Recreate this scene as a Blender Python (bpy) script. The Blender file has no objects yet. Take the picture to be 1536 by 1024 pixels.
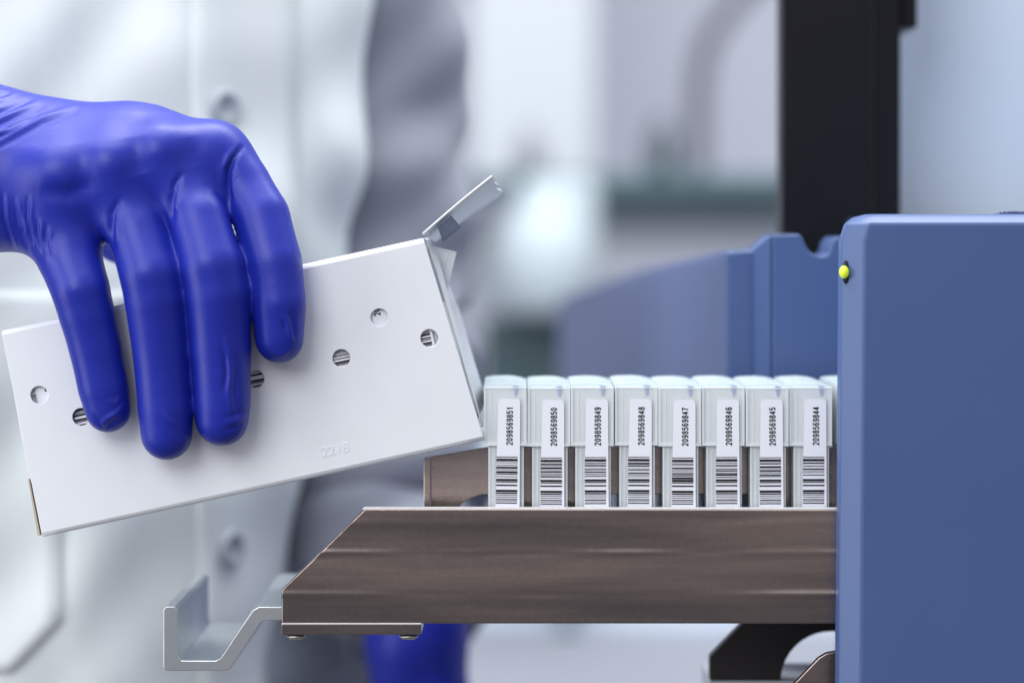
import bpy, bmesh, math, random
import numpy as np
from mathutils import Vector, Matrix

# ---------------------------------------------------------------- set-up
S = 0.00023          # metres per reference pixel on the plane in focus
D = 3913.0           # camera distance in the same pixels (0.9 m)
HY = 360.0           # eye level
CX = 768.0
C = bpy.context.scene.collection
R = math.radians
random.seed(7)
rng = np.random.default_rng(5)

def W(x, y, d=0.0):
    """scaled world coordinates (X, Y depth, Z) of a picture point standing at depth d"""
    k = (D + d) / D
    return ((x - CX) * k, d, (HY - y) * k)
def V(x, y, d=0.0):
    return Vector(W(x, y, d)) * S

# ---------------------------------------------------------------- materials
def srgb(r, g, b):
    f = lambda c: (c/255/12.92) if c/255 <= 0.04045 else ((c/255+0.055)/1.055)**2.4
    return (f(r), f(g), f(b), 1)
def mat(name, col, rough=0.5, metal=0.0, spec=0.5, noise=0.0, nscale=400, stretch=(1,1,1),
        bump=0.0, bscale=600, bstretch=(1,1,1), trans=0.0, sheen=0.0, coat=0.0, emit=0.0, rnoise=0.0, alpha=1.0, aniso=0.0):
    m = bpy.data.materials.new(name); m.use_nodes = True
    nt = m.node_tree; b = nt.nodes['Principled BSDF']
    b.inputs['Base Color'].default_value = col
    b.inputs['Roughness'].default_value = rough
    b.inputs['Metallic'].default_value = metal
    b.inputs['Specular IOR Level'].default_value = spec
    b.inputs['Transmission Weight'].default_value = trans
    b.inputs['Sheen Weight'].default_value = sheen
    b.inputs['Coat Weight'].default_value = coat
    b.inputs['Alpha'].default_value = alpha
    b.inputs['Anisotropic'].default_value = aniso
    if emit:
        b.inputs['Emission Color'].default_value = col
        b.inputs['Emission Strength'].default_value = emit
    tc = nt.nodes.new('ShaderNodeTexCoord')
    def nz(scale, st, detail=5):
        mp = nt.nodes.new('ShaderNodeMapping'); mp.inputs['Scale'].default_value = st
        n = nt.nodes.new('ShaderNodeTexNoise'); n.inputs['Scale'].default_value = scale
        n.inputs['Detail'].default_value = detail
        nt.links.new(tc.outputs['Object'], mp.inputs[0]); nt.links.new(mp.outputs[0], n.inputs['Vector'])
        return n
    if noise:
        n = nz(nscale, stretch)
        mr = nt.nodes.new('ShaderNodeMapRange')
        mr.inputs['From Min'].default_value = 0.25; mr.inputs['From Max'].default_value = 0.75
        mr.inputs['To Min'].default_value = 1-noise; mr.inputs['To Max'].default_value = 1+noise
        nt.links.new(n.outputs['Fac'], mr.inputs['Value'])
        mx = nt.nodes.new('ShaderNodeVectorMath'); mx.operation = 'SCALE'
        mx.inputs[0].default_value = col[:3]
        nt.links.new(mr.outputs[0], mx.inputs['Scale'])
        nt.links.new(mx.outputs[0], b.inputs['Base Color'])
    if rnoise:
        n = nz(nscale, stretch)
        mr = nt.nodes.new('ShaderNodeMapRange')
        mr.inputs['From Min'].default_value = 0.25; mr.inputs['From Max'].default_value = 0.75
        mr.inputs['To Min'].default_value = rough-rnoise; mr.inputs['To Max'].default_value = rough+rnoise
        nt.links.new(n.outputs['Fac'], mr.inputs['Value'])
        nt.links.new(mr.outputs[0], b.inputs['Roughness'])
    if bump:
        n = nz(bscale, bstretch)
        bp = nt.nodes.new('ShaderNodeBump'); bp.inputs['Strength'].default_value = bump
        bp.inputs['Distance'].default_value = 0.0004
        nt.links.new(n.outputs['Fac'], bp.inputs['Height'])
        nt.links.new(bp.outputs[0], b.inputs['Normal'])
    return m

M = {}
M['card'] = mat('white_card', (0.80,0.815,0.86,1), 0.55, spec=0.35, noise=0.02, nscale=60, bump=0.10, bscale=260)
M['cardedge'] = mat('raw_board', srgb(190,180,160), 0.9)
M['tape'] = mat('blue_grey_tape', srgb(118,126,150), 0.35, noise=0.2, nscale=500)
M['glove'] = mat('nitrile', (0.009,0.020,0.33,1), 0.42, spec=0.42, noise=0.06, nscale=60, bump=0.14, bscale=900, rnoise=0.05)
M['glove2'] = M['glove']
M['coat'] = mat('white_coat_cloth', (0.78,0.82,0.835,1), 0.9, spec=0.2, noise=0.03, nscale=12, bump=0.2, bscale=1500, sheen=0.2)
M['sleeve'] = mat('shaded_coat_cloth', (0.30,0.31,0.37,1), 0.9, spec=0.2, noise=0.1, nscale=9, sheen=0.2)  # coat cloth for the left sleeve, its shade mixed into a greyer colour
M['trousers'] = mat('blue_grey_trousers', (0.27,0.29,0.35,1), 0.9, spec=0.2, noise=0.1, nscale=9)
M['button'] = mat('grey_button', srgb(170,176,186), 0.35)
M['steel'] = None
M['alu'] = mat('aluminium', (0.66,0.70,0.73,1), 0.30, 0.9, noise=0.03, nscale=90, stretch=(1,0.05,1), bump=0.03)
M['blue'] = mat('blue_paint', (0.058,0.105,0.265,1), 0.44, spec=0.6, noise=0.05, nscale=14, bump=0.10, bscale=2200)
M['wing_sheen'] = mat('grey_blue_sheen', (0.095,0.128,0.26,1), 0.5, spec=0.5, noise=0.05, nscale=14)  # machine blue greyed to carry the wing's lilac reflection in its colour
M['black'] = mat('black_plastic', (0.008,0.008,0.012,1), 0.4, spec=0.2, noise=0.1, nscale=30)
M['bracket'] = mat('dark_bracket', (0.035,0.030,0.032,1), 0.45, 0.4)
M['cab'] = mat('cabinet_white', (0.68,0.77,0.89,1), 0.5, noise=0.03, nscale=6)
M['label'] = mat('paper_label', (0.84,0.845,0.92,1), 0.55, spec=0.3)
M['ink'] = mat('black_ink', (0.008,0.008,0.012,1), 0.6, spec=0.2)
M['hubink'] = mat('blue_tick', (0.40,0.46,0.66,1), 0.5)
M['led'] = mat('led_green', (0.70,0.85,0.04,1), 0.2, emit=0.2, spec=0.6)
M['slot'] = mat('led_slot', (0.006,0.01,0.02,1), 0.6)
M['velcro'] = mat('blue_pad', (0.05,0.07,0.2,1), 0.95, bump=0.5)
M['wall'] = mat('wall_paint', (0.46,0.47,0.56,1), 0.8, noise=0.02, nscale=3)
M['panelw'] = mat('white_laminate', (0.52,0.545,0.60,1), 0.5, noise=0.02, nscale=3)
M['glassedge'] = mat('green_glass', (0.075,0.14,0.155,1), 0.25)
M['darkteal'] = mat('dark_teal', (0.030,0.055,0.065,1), 0.5, noise=0.1, nscale=6)
M['darkgrey'] = mat('dark_grey', (0.055,0.075,0.095,1), 0.6)
M['midgrey'] = mat('mid_grey', (0.26,0.265,0.31,1), 0.6, noise=0.05, nscale=4)
M['whitepl'] = mat('white_plastic', (0.40,0.46,0.50,1), 0.6)
M['tap'] = mat('grey_tap', (0.085,0.085,0.115,1), 0.5)
M['edge'] = mat('edge_highlight', (0.88,0.86,0.88,1), 0.38, 0.45)  # bright metal for strips that paint edge highlights
M['bolt'] = mat('bolt_steel', (0.45,0.43,0.38,1), 0.35, 0.9, noise=0.2, nscale=600)

def steel(name, base, lines=()):
    m = bpy.data.materials.new(name); m.use_nodes = True
    nt = m.node_tree; b = nt.nodes['Principled BSDF']
    b.inputs['Metallic'].default_value = 0.9
    tc = nt.nodes.new('ShaderNodeTexCoord')
    def nz(st, scale, det):
        mp = nt.nodes.new('ShaderNodeMapping'); mp.inputs['Scale'].default_value = st
        n = nt.nodes.new('ShaderNodeTexNoise'); n.inputs['Scale'].default_value = scale; n.inputs['Detail'].default_value = det
        nt.links.new(tc.outputs['Object'], mp.inputs[0]); nt.links.new(mp.outputs[0], n.inputs['Vector'])
        return n
    n1 = nz((0.10,1,1), 48, 3)      # broad rolled streaks of the brushed sheet, warm reflections put into their colours
    n2 = nz((0.02,1,1), 2600, 2)     # hair lines
    n3 = nz((1,1,1), 700, 4)
    n4 = nz((0.22,0,0.5), 42, 2)        # comes and goes along the length
    sx = nt.nodes.new('ShaderNodeSeparateXYZ'); nt.links.new(tc.outputs['Object'], sx.inputs[0])
    def mth(op, a, b_=None):
        q = nt.nodes.new('ShaderNodeMath'); q.operation = op
        for i_, v_ in enumerate((a, b_)):
            if v_ is None: continue
            if isinstance(v_, (int, float)): q.inputs[i_].default_value = v_
            else: nt.links.new(v_, q.inputs[i_])
        return q.outputs[0]
    tot = None
    for z0, w0, k0 in lines:  # ridges that imitate reflected lines across the plate
        e = mth('SUBTRACT', sx.outputs['Z'], z0); e = mth('DIVIDE', e, w0); e = mth('MULTIPLY', e, e); e = mth('MULTIPLY', e, -1.0)
        e = mth('MULTIPLY', mth('EXPONENT', e), k0)
        tot = e if tot is None else mth('ADD', tot, e)
    if tot is not None:
        w4 = nt.nodes.new('ShaderNodeMapRange'); w4.inputs['From Min'].default_value = 0.35; w4.inputs['From Max'].default_value = 0.65
        w4.inputs['To Min'].default_value = -0.25
        nt.links.new(n4.outputs['Fac'], w4.inputs['Value'])
        tot = mth('MULTIPLY', tot, w4.outputs[0])
    mr = nt.nodes.new('ShaderNodeValToRGB')
    c = base
    mr.color_ramp.elements[0].position = 0.30; mr.color_ramp.elements[0].color = (c[0]*0.58, c[1]*0.60, c[2]*0.68, 1)
    mr.color_ramp.elements[1].position = 0.72; mr.color_ramp.elements[1].color = (c[0]*1.62, c[1]*1.48, c[2]*1.42, 1)
    nt.links.new(n1.outputs['Fac'], mr.inputs['Fac'])
    mx = nt.nodes.new('ShaderNodeVectorMath'); mx.operation = 'SCALE'
    r2 = nt.nodes.new('ShaderNodeMapRange')
    r2.inputs['From Min'].default_value=0.3; r2.inputs['From Max'].default_value=0.7
    r2.inputs['To Min'].default_value=0.95; r2.inputs['To Max'].default_value=1.05
    nt.links.new(n2.outputs['Fac'], r2.inputs['Value'])
    nt.links.new(mr.outputs['Color'], mx.inputs[0]); nt.links.new(r2.outputs[0], mx.inputs['Scale'])
    nt.links.new(mx.outputs[0], b.inputs['Base Color'])
    r3 = nt.nodes.new('ShaderNodeMapRange')
    r3.inputs['From Min'].default_value=0.3; r3.inputs['From Max'].default_value=0.7
    r3.inputs['To Min'].default_value=0.22; r3.inputs['To Max'].default_value=0.28
    nt.links.new(n3.outputs['Fac'], r3.inputs['Value']); nt.links.new(r3.outputs[0], b.inputs['Roughness'])
    bp = nt.nodes.new('ShaderNodeBump'); bp.inputs['Strength'].default_value = 1.0; bp.inputs['Distance'].default_value = 0.0012
    nt.links.new(n1.outputs['Fac'] if tot is None else mth('ADD', n1.outputs['Fac'], tot), bp.inputs['Height']); nt.links.new(bp.outputs[0], b.inputs['Normal'])
    return m
M['steel'] = steel('brushed_steel', (0.27,0.232,0.218), [(-0.1075,0.0011,0.56),(-0.1218,0.0012,0.52),(-0.0975,0.0020,0.25),(-0.1150,0.0032,0.35)])
M['steelback'] = steel('brushed_steel_back', (0.50,0.44,0.41))

def frosted(name, col, f):
    m = bpy.data.materials.new(name); m.use_nodes = True
    nt = m.node_tree; b = nt.nodes['Principled BSDF']
    b.inputs['Base Color'].default_value = col
    b.inputs['Roughness'].default_value = 0.28
    b.inputs['IOR'].default_value = 1.2
    tl = nt.nodes.new('ShaderNodeBsdfTranslucent'); tl.inputs['Color'].default_value = col
    tr = nt.nodes.new('ShaderNodeBsdfTransparent'); tr.inputs['Color'].default_value = (0.97,0.985,0.995,1)
    m1 = nt.nodes.new('ShaderNodeMixShader'); m1.inputs[0].default_value = 0.35
    m2 = nt.nodes.new('ShaderNodeMixShader'); m2.inputs[0].default_value = f
    out = nt.nodes['Material Output']
    nt.links.new(b.outputs[0], m1.inputs[1]); nt.links.new(tl.outputs[0], m1.inputs[2])
    nt.links.new(m1.outputs[0], m2.inputs[1]); nt.links.new(tr.outputs[0], m2.inputs[2])
    nt.links.new(m2.outputs[0], out.inputs[0])
    return m
M['frost'] = frosted('frosted_plastic', (0.93,0.955,0.975,1), 0.10)
M['lid'] = frosted('lid_plastic', (0.76,0.83,0.86,1), 0.28)
M['clear'] = frosted('clear_plastic', (0.92,0.945,0.965,1), 0.16)

# ---------------------------------------------------------------- mesh helpers
def link(name, me, m, parent=None):
    o = bpy.data.objects.new(name, me); C.objects.link(o)
    if m is not None: me.materials.append(m)
    if parent is not None: o.parent = parent
    return o
def tag(o, label=None, cat=None, group=None, kind=None):
    if label: o['label'] = label
    if cat: o['category'] = cat
    if group: o['group'] = group
    if kind: o['kind'] = kind
    return o
def thing(name, label, cat, group=None, loc=(0,0,0)):
    o = bpy.data.objects.new(name, None); C.objects.link(o); o.location = loc
    o.empty_display_size = 0.01
    return tag(o, label, cat, group)

def add_prism(bm, pts, y0, y1, holes=()):
    """pts: (X,Z) in scaled world px; solid between depths y0 and y1"""
    loops = []
    for ring in [pts, *holes]:
        vs = [bm.verts.new((x*S, y0*S, z*S)) for x, z in ring]
        loops.append(vs)
    if holes:
        es = []
        for vs in loops:
            for i in range(len(vs)): es.append(bm.edges.new((vs[i], vs[(i+1)%len(vs)])))
        r = bmesh.ops.triangle_fill(bm, use_beauty=True, use_dissolve=False, edges=es)
        faces = [g for g in r['geom'] if isinstance(g, bmesh.types.BMFace)]
    else:
        faces = [bm.faces.new(loops[0])]
    ext = bmesh.ops.extrude_face_region(bm, geom=faces, use_keep_orig=True)
    nv = [g for g in ext['geom'] if isinstance(g, bmesh.types.BMVert)]
    bmesh.ops.translate(bm, verts=nv, vec=(0, (y1-y0)*S, 0))
def finish(name, bm, m, parent=None, bevel=0, seg=3, smooth=True, fixn=True):
    if fixn: bmesh.ops.recalc_face_normals(bm, faces=bm.faces)
    me = bpy.data.meshes.new(name); bm.to_mesh(me); bm.free()
    if smooth and bevel:
        for p in me.polygons: p.use_smooth = True
    o = link(name, me, m, parent)
    if bevel:
        md = o.modifiers.new('bevel', 'BEVEL'); md.width = bevel*S; md.segments = seg
        md.limit_method = 'ANGLE'; md.angle_limit = R(35); md.harden_normals = True
    return o
def iw(pts, d):     # picture points -> (X,Z) pairs at depth d
    return [(W(x,y,d)[0], W(x,y,d)[2]) for x, y in pts]
def prism(name, pts, d0, d1, m, parent=None, bevel=2, holes=(), seg=3, raw=False):
    bm = bmesh.new()
    f = (lambda p: p) if raw else (lambda p: iw(p, d0))
    add_prism(bm, f(pts), d0, d1, [f(h) for h in holes])
    return finish(name, bm, m, parent, bevel, seg)
def rect(x0, y0, x1, y1): return [(x0,y0),(x1,y0),(x1,y1),(x0,y1)]
def circ(cx, cy, r, n=24, a0=0, a1=2*math.pi):
    full = abs(a1-a0-2*math.pi) < 1e-6
    return [(cx+r*math.cos(a0+(a1-a0)*i/(n if full else n-1)), cy+r*math.sin(a0+(a1-a0)*i/(n if full else n-1))) for i in range(n)]
def add_cyl(bm, c, r, y0, y1, n=20):
    add_prism(bm, circ(c[0], c[1], r, n), y0, y1)
def grid_mesh(name, pts, m, parent=None, thick=0, smooth=True):
    """pts: 2-D list of scaled world points"""
    bm = bmesh.new()
    vs = [[bm.verts.new(Vector(p)*S) for p in row] for row in pts]
    for i in range(len(vs)-1):
        for j in range(len(vs[0])-1):
            bm.faces.new((vs[i][j], vs[i+1][j], vs[i+1][j+1], vs[i][j+1]))
    for f in bm.faces: f.smooth = smooth
    me = bpy.data.meshes.new(name); bm.to_mesh(me); bm.free()
    o = link(name, me, m, parent)
    if thick:
        md = o.modifiers.new('solid', 'SOLIDIFY'); md.thickness = thick*S; md.offset = 0
    return o
def tube(name, pts, rad, m, parent=None, n=14):
    cu = bpy.data.curves.new(name, 'CURVE'); cu.dimensions = '3D'
    sp = cu.splines.new('NURBS'); sp.points.add(len(pts)-1)
    for i, p in enumerate(pts): sp.points[i].co = (*(Vector(p)*S), 1)
    sp.use_endpoint_u = True; sp.order_u = 3
    cu.bevel_depth = rad*S; cu.bevel_resolution = 5; cu.use_fill_caps = True
    t = bpy.data.objects.new('tmp', cu); C.objects.link(t)
    bpy.context.view_layer.update()
    me = bpy.data.meshes.new_from_object(t)
    bpy.data.objects.remove(t)
    for p in me.polygons: p.use_smooth = True
    me.materials.clear()
    return link(name, me, m, parent)
def text_mesh(s, w, h, off=0.0, ext=0.3):
    """mesh of a string fitted to w x h (scaled px), centred, lying in XZ"""
    cu = bpy.data.curves.new('t', 'FONT'); cu.body = s; cu.extrude = 0.01; cu.offset = off
    t = bpy.data.objects.new('tmp', cu); C.objects.link(t)
    bpy.context.view_layer.update()
    me = bpy.data.meshes.new_from_object(t)
    bpy.data.objects.remove(t)
    co = np.empty(len(me.vertices)*3); me.vertices.foreach_get('co', co); co = co.reshape(-1,3)
    mn, mx = co.min(0), co.max(0); c = (mn+mx)/2; sz = mx-mn
    co = (co-c)/sz*np.array([w, h, 1.0])
    out = np.stack([co[:,0], co[:,2]*ext, co[:,1]], 1)
    me.vertices.foreach_set('co', (out*S).ravel()); me.materials.clear(); me.update()
    return me
def rot_mesh(me, M4): me.transform(M4)

# ---------------------------------------------------------------- implicit surfaces for the hands
def cone_sdf(P, a, b, ra, rb):
    a = np.array(a); b = np.array(b); ab = b-a
    h = np.clip(((P-a)@ab)/(ab@ab), 0, 1)
    q = P-a-h[..., None]*ab
    return np.sqrt((q*q).sum(-1)) - (ra+(rb-ra)*h)
def smin(a, b, k):
    h = np.clip(k-np.abs(a-b), 0, None)/k
    return np.minimum(a, b)-h*h*k*0.25
def surface_nets(f, lo, step):
    s = f < 0
    nx, ny, nz = f.shape
    acc = np.zeros((nx-1, ny-1, nz-1, 3), np.float32); cnt = np.zeros((nx-1, ny-1, nz-1), np.float32)
    off = [(i,j,k) for i in (0,1) for j in (0,1) for k in (0,1)]
    def sl(A, o): return A[o[0]:nx-1+o[0], o[1]:ny-1+o[1], o[2]:nz-1+o[2]]
    for ax in range(3):
        for o in off:
            if o[ax]: continue
            o2 = list(o); o2[ax] = 1; o2 = tuple(o2)
            a, b = sl(f, o), sl(f, o2); c = (a < 0) != (b < 0)
            t = np.where(c, a/np.where(c, a-b, 1), 0)
            for q in range(3):
                base = o[q]
                acc[..., q] += np.where(c, base+(t if q == ax else 0), 0)
            cnt += c
    act = cnt > 0
    idx = -np.ones(act.shape, np.int64); n = int(act.sum()); idx[act] = np.arange(n)
    cell = np.argwhere(act)
    verts = (cell + acc[act]/cnt[act][:, None])*step + np.array(lo)
    quads = []
    for ax in range(3):
        o = [0,0,0]; o[ax] = 1
        u, v = [(1,2),(2,0),(0,1)][ax]
        a = f[1:nx-1, 1:ny-1, 1:nz-1] < 0
        b = f[1+o[0]:nx-1+o[0], 1+o[1]:ny-1+o[1], 1+o[2]:nz-1+o[2]] < 0
        e = np.argwhere(a != b)+1
        flip = a[tuple((e-1).T)]
        # interior sample (p) to p+ax ; neighbouring cells
        def cid(du, dv):
            q = e.copy(); q[:, u] -= du; q[:, v] -= dv
            return idx[tuple(np.minimum(q, np.array(idx.shape)-1).T)]
        Q = np.stack([cid(0,0), cid(1,0), cid(1,1), cid(0,1)], 1)
        Q[~flip] = Q[~flip][:, ::-1]
        quads.append(Q[(Q >= 0).all(1)])
    return verts, np.concatenate(quads)
def smooth_v(v, q, it, lam=0.5):
    e = np.concatenate([q[:, [0,1]], q[:, [1,2]], q[:, [2,3]], q[:, [3,0]]]); e = np.concatenate([e, e[:, ::-1]])
    deg = np.bincount(e[:,0], minlength=len(v))[:, None]
    for _ in range(it):
        s = np.stack([np.bincount(e[:,0], weights=v[e[:,1], k], minlength=len(v)) for k in range(3)], 1)
        v = v*(1-lam)+lam*s/np.maximum(deg, 1)
    return v
def normals(v, q):
    n = np.cross(v[q[:,2]]-v[q[:,0]], v[q[:,3]]-v[q[:,1]])
    N = np.zeros_like(v)
    for k in range(4):
        for c in range(3): N[:, c] += np.bincount(q[:,k], weights=n[:,c], minlength=len(v))
    return N/np.maximum(np.linalg.norm(N, axis=1)[:, None], 1e-9)
def hand_mesh(name, palm, fingers, extra, step, m, parent, kp=34, kf=20, wr=(), sm=4):
    """palm: list of (a, b, ra, rb); fingers: list of chains [(x,y,d,r)...] given as picture points with depth"""
    def J(j): return W(j[0], j[1], j[2])
    allp = [(J(a), a[3]) for s in palm for a in s]+[(J(a), a[3]) for c in fingers for a in c]
    lo = np.min([np.array(p)-r-25 for p, r in allp], 0); hi = np.max([np.array(p)+r+25 for p, r in allp], 0)
    dims = np.ceil((hi-lo)/step).astype(int)+1
    ax = [lo[i]+np.arange(dims[i])*step for i in range(3)]
    P = np.stack(np.meshgrid(*ax, indexing='ij'), -1).astype(np.float32)
    f = None
    for a, b in palm:
        d = cone_sdf(P, J(a), J(b), a[3], b[3])
        f = d if f is None else smin(f, d, kp)
    for a, b, k in extra:
        f = smin(f, cone_sdf(P, J(a), J(b), a[3], b[3]), k)
    res = None
    for ch in fingers:
        pts = [np.array(J(j)) for j in ch]
        l2 = np.min([p-j[3]-45 for p, j in zip(pts, ch)], 0); h2 = np.max([p+j[3]+45 for p, j in zip(pts, ch)], 0)
        i0 = np.clip(((l2-lo)/step).astype(int), 0, dims); i1 = np.clip(((h2-lo)/step).astype(int)+2, 0, dims)
        sl = tuple(slice(i0[i], i1[i]) for i in range(3))
        d = None
        for a, b in zip(ch[:-1], ch[1:]):
            e = cone_sdf(P[sl], J(a), J(b), a[3], b[3])
            d = e if d is None else smin(d, e, 3)
        t = smin(f[sl], d, kf)
        if res is None: res = f.copy()
        res[sl] = smin(res[sl], t, 5)
    v, q = surface_nets(res, lo, step)
    v = smooth_v(v, q, sm)
    if wr:
        N = normals(v, q)
        k = (D+v[:,1])/D
        ix = v[:,0]/k+CX; iy = HY-v[:,2]/k
        disp = np.zeros(len(v))
        for pl, amp, wd in wr:
            best = np.full(len(v), 1e9); T = np.zeros(len(v)); L = 0
            seg = list(zip(pl[:-1], pl[1:])); tot = sum(math.dist(a, b) for a, b in seg)
            for a, b in seg:
                abx, aby = b[0]-a[0], b[1]-a[1]; ll = abx*abx+aby*aby
                h = np.clip(((ix-a[0])*abx+(iy-a[1])*aby)/ll, 0, 1)
                dd = np.hypot(ix-a[0]-h*abx, iy-a[1]-h*aby)
                T = np.where(dd < best, (L+h*math.sqrt(ll))/tot, T); best = np.minimum(best, dd); L += math.sqrt(ll)
            fade = np.sin(np.clip(T, 0.0, 1.0)*math.pi*0.92+0.12)**0.7
            disp += amp*1.25*np.exp(-(best/wd)**2)*np.clip(fade, 0, 1)
        disp *= np.clip(-N[:,1]*2.5, 0, 1)
        v = v+N*disp[:, None]
    me = bpy.data.meshes.new(name)
    me.from_pydata((v*S).tolist(), [], q.tolist()); me.update()
    for p in me.polygons: p.use_smooth = True
    return link(name, me, m, parent)

# ================================================================ PERSON
person = thing('person', 'person in a white lab coat and blue gloves, right hand gripping the white box', 'person',
               loc=Vector((-1048,1150,-1500))*S)
PM = Matrix.Translation(-person.location)
def adopt(o, top=person):
    o.parent = top; o.matrix_parent_inverse = Matrix.Translation(-top.location); return o

# the gloved right hand over the box
palm = [((-60,196,110,72),(205,222,60,56)), ((205,222,60,56),(320,239,34,50)),
        ((-60,235,70,76),(236,250,8,50)),
        ((-60,262,60,78),(160,278,0,50)),
        ((-60,290,64,84),(84,318,16,60)),
        ((-60,250,150,90),(200,280,110,60)), ((200,280,110,60),(310,265,90,40)),
        ((-260,235,150,112),(-60,248,90,112))]
extra = [((-20,300,150,70),(130,320,280,44),40), ((130,320,280,44),(230,400,318,38),20), ((230,400,318,38),(300,480,305,36),12)]
for a in [(316,226,0,22),(240,226,-30,22),(162,248,-38,24),(86,262,-34,30)]:
    extra.append((a, (a[0]+5,a[1]+16,a[2]+4,a[3]-3), 55))
fingers = [
 [(322,240,34,45),(366,280,8,42),(392,325,-14,43),(410,395,-34,43.5),(418,455,-42,41),(419,508,-39,37)],
 [(248,256,20,43),(298,330,-36,44.5),(318,400,-62,47),(326,440,-60,47.5),(331,520,-49,45.5),(334,600,-43,42),(333,629,-40,40)],
 [(168,280,18,43),(206,350,-36,44.5),(226,412,-61,46),(233,450,-58,45.5),(242,530,-48,42.5),(248,610,-43,41),(250,651,-40,39)],
 [(84,322,14,54),(104,385,-22,48),(121,435,-48,43.5),(130,470,-46,41.5),(143,520,-41,39.5),(155,580,-38,38),(162,614,-36,35)]]
wr = []
# stretched glove wrinkles at the wrist, cuff side and finger roots
for pl in [[(-40,232),(10,205),(60,178),(112,160)], [(-40,215),(0,196),(50,168)], [(-40,196),(5,176),(60,152)], [(-40,178),(0,160),(42,143)],
           [(-30,158),(10,146),(34,136)], [(-20,142),(18,132)]]:
    wr.append((pl, 2.0, 4.0)); wr.append(([(x+3,y+9) for x, y in pl], -1.7, 4.0))
wr.append(([(-10,205),(16,196),(40,183)], 3.0, 3.0))
for pl in [[(22,300),(26,340),(44,382)], [(42,296),(40,330),(52,372),(62,392)], [(30,318),(34,350),(50,380)], [(56,330),(56,355),(66,388)], [(4,290),(6,330),(20,372)],
           [(70,340),(68,360),(74,385)]]:
    wr.append((pl, -2.6, 3.6)); wr.append(([(x+6,y) for x, y in pl], 2.0, 3.0))
wr.append(([(362,222),(350,236),(343,255),(341,280),(344,310)], -8, 4.5))
wr.append(([(354,224),(344,236),(338,255)], 3, 5))
for k in range(4): wr.append(([(345,250+k*9),(352,243+k*9),(358,238+k*9)], -0.9, 2.4))
wr.append(([(272,262),(264,276),(258,300),(258,330)], -4.5, 4.5))
for k in range(5): wr.append(([(256,290+k*7),(263,282+k*7),(268,272+k*7)], 1.6, 2.0))
wr.append(([(178,300),(170,318),(166,345),(168,375),(172,400)], -5, 5))
for k in range(6): wr.append(([(164,330+k*8),(172,322+k*8),(180,312+k*8)], 1.7, 2.0))
# loose fingertips
wr += [([(428,474),(434,490),(438,512)], 2.6, 3.0), ([(436,468),(440,488),(441,505)], -2.2, 2.6), ([(425,480),(428,498)], -1.8, 2.4), ([(412,528),(424,532),(434,524)], 2, 3),
       ([(338,505),(344,530),(346,560),(343,590),(348,625)], 2.8, 3.2), ([(330,520),(337,535),(339,560),(336,585)], -2.2, 2.8), ([(352,560),(352,590),(356,620)], -1.8, 3),
       ([(336,634),(352,632),(366,626)], 1.8, 2.6), ([(334,645),(350,643),(364,636)], -1.6, 2.4), ([(340,624),(356,621),(368,614)], -1.6, 2.4),
       ([(246,620),(256,632),(266,640)], 1.6, 3), ([(150,640),(160,628),(174,620),(184,608)], 2.4, 3.2), ([(156,646),(168,634),(182,626)], -2.2, 2.8), ([(140,622),(150,634),(154,642)], -1.8, 2.6),
       ([(160,600),(172,606),(180,596)], 1.6, 3)]
# soft hollows between the tendons, ahead of the knuckles
wr += [([(120,215),(125,250),(128,290)], -4, 20), ([(200,205),(205,235),(212,262)], -4, 20), ([(283,205),(288,225),(292,250)], -2, 18),
       ([(60,285),(100,292),(140,282)], -4, 14)]
g = hand_mesh('glove', palm, fingers, extra, 3.0, M['glove'], None, wr=wr, sm=28, kp=60, kf=44)
adopt(g); g['label'] = 'gloved right hand draped over the white box'

# the other gloved hand hanging in the background
bx = 640
gp = [((bx-10,900,1050,92),(bx-20,960,1050,92)), ((bx-10,960,1050,80),(bx+28,1090,1050,52)), ((bx-20,960,1050,80),(bx-42,1090,1050,52)),((bx-10,960,1070,80),(bx,1095,1060,52))]
gf = [[(bx-52,1090,1050,40),(bx-56,1180,1040,34),(bx-54,1250,1052,28)], [(bx-18,1095,1050,40),(bx-20,1200,1036,36),(bx-18,1280,1055,30)],
      [(bx+18,1095,1050,40),(bx+22,1200,1036,36),(bx+20,1290,1055,30)], [(bx+50,1085,1050,40),(bx+58,1180,1036,35),(bx+54,1250,1055,30)],
      [(bx+10,1000,1020,40),(bx+10,1080,985,36),(bx+8,1140,975,30)]]
g2 = hand_mesh('glove', gp, gf, [], 6.0, M['glove'], None)
adopt(g2); g2['label'] = 'gloved left hand hanging below the metal tray'

# coat: torso surface
TX, TD, TRX, TRY = -1165, 1150, 790, 480
def torso(X, Z, off=0.0):
    fold = 26*math.sin(X*0.011+Z*0.0016+1)+14*math.sin(X*0.021-Z*0.004)+12*math.sin(Z*0.010+X*0.006+1.3*math.sin(X*0.01))+13*math.sin(X*0.034+Z*0.013+2*math.sin(Z*0.006))+9*math.sin(Z*0.024-X*0.017+1.5*math.sin(X*0.012))
    return fold-off
def tpoint(th, Z, off=0):
    # th: angle, -pi/2 = towards the camera
    w = 1.0+0.10*math.sin((Z+250)*0.0022)-max(0,(-Z-250))*0.00005
    X = TX+(TRX*w)*math.cos(th); Y = TD+TRY*math.sin(th)
    f = torso(X, Z)
    n = Vector((math.cos(th)/TRX, math.sin(th)/TRY)).normalized()
    return (X+n.x*(off-f*0.6), Y+n.y*(off-f*0.6), Z)
rows = []
for i in range(60):
    Z = 700-i*34
    rows.append([tpoint(-math.pi/2+(-1.9+3.8*j/95), Z) for j in range(96)])
coat = grid_mesh('lab_coat', rows, M['coat'], None, thick=6)
adopt(coat)
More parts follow.
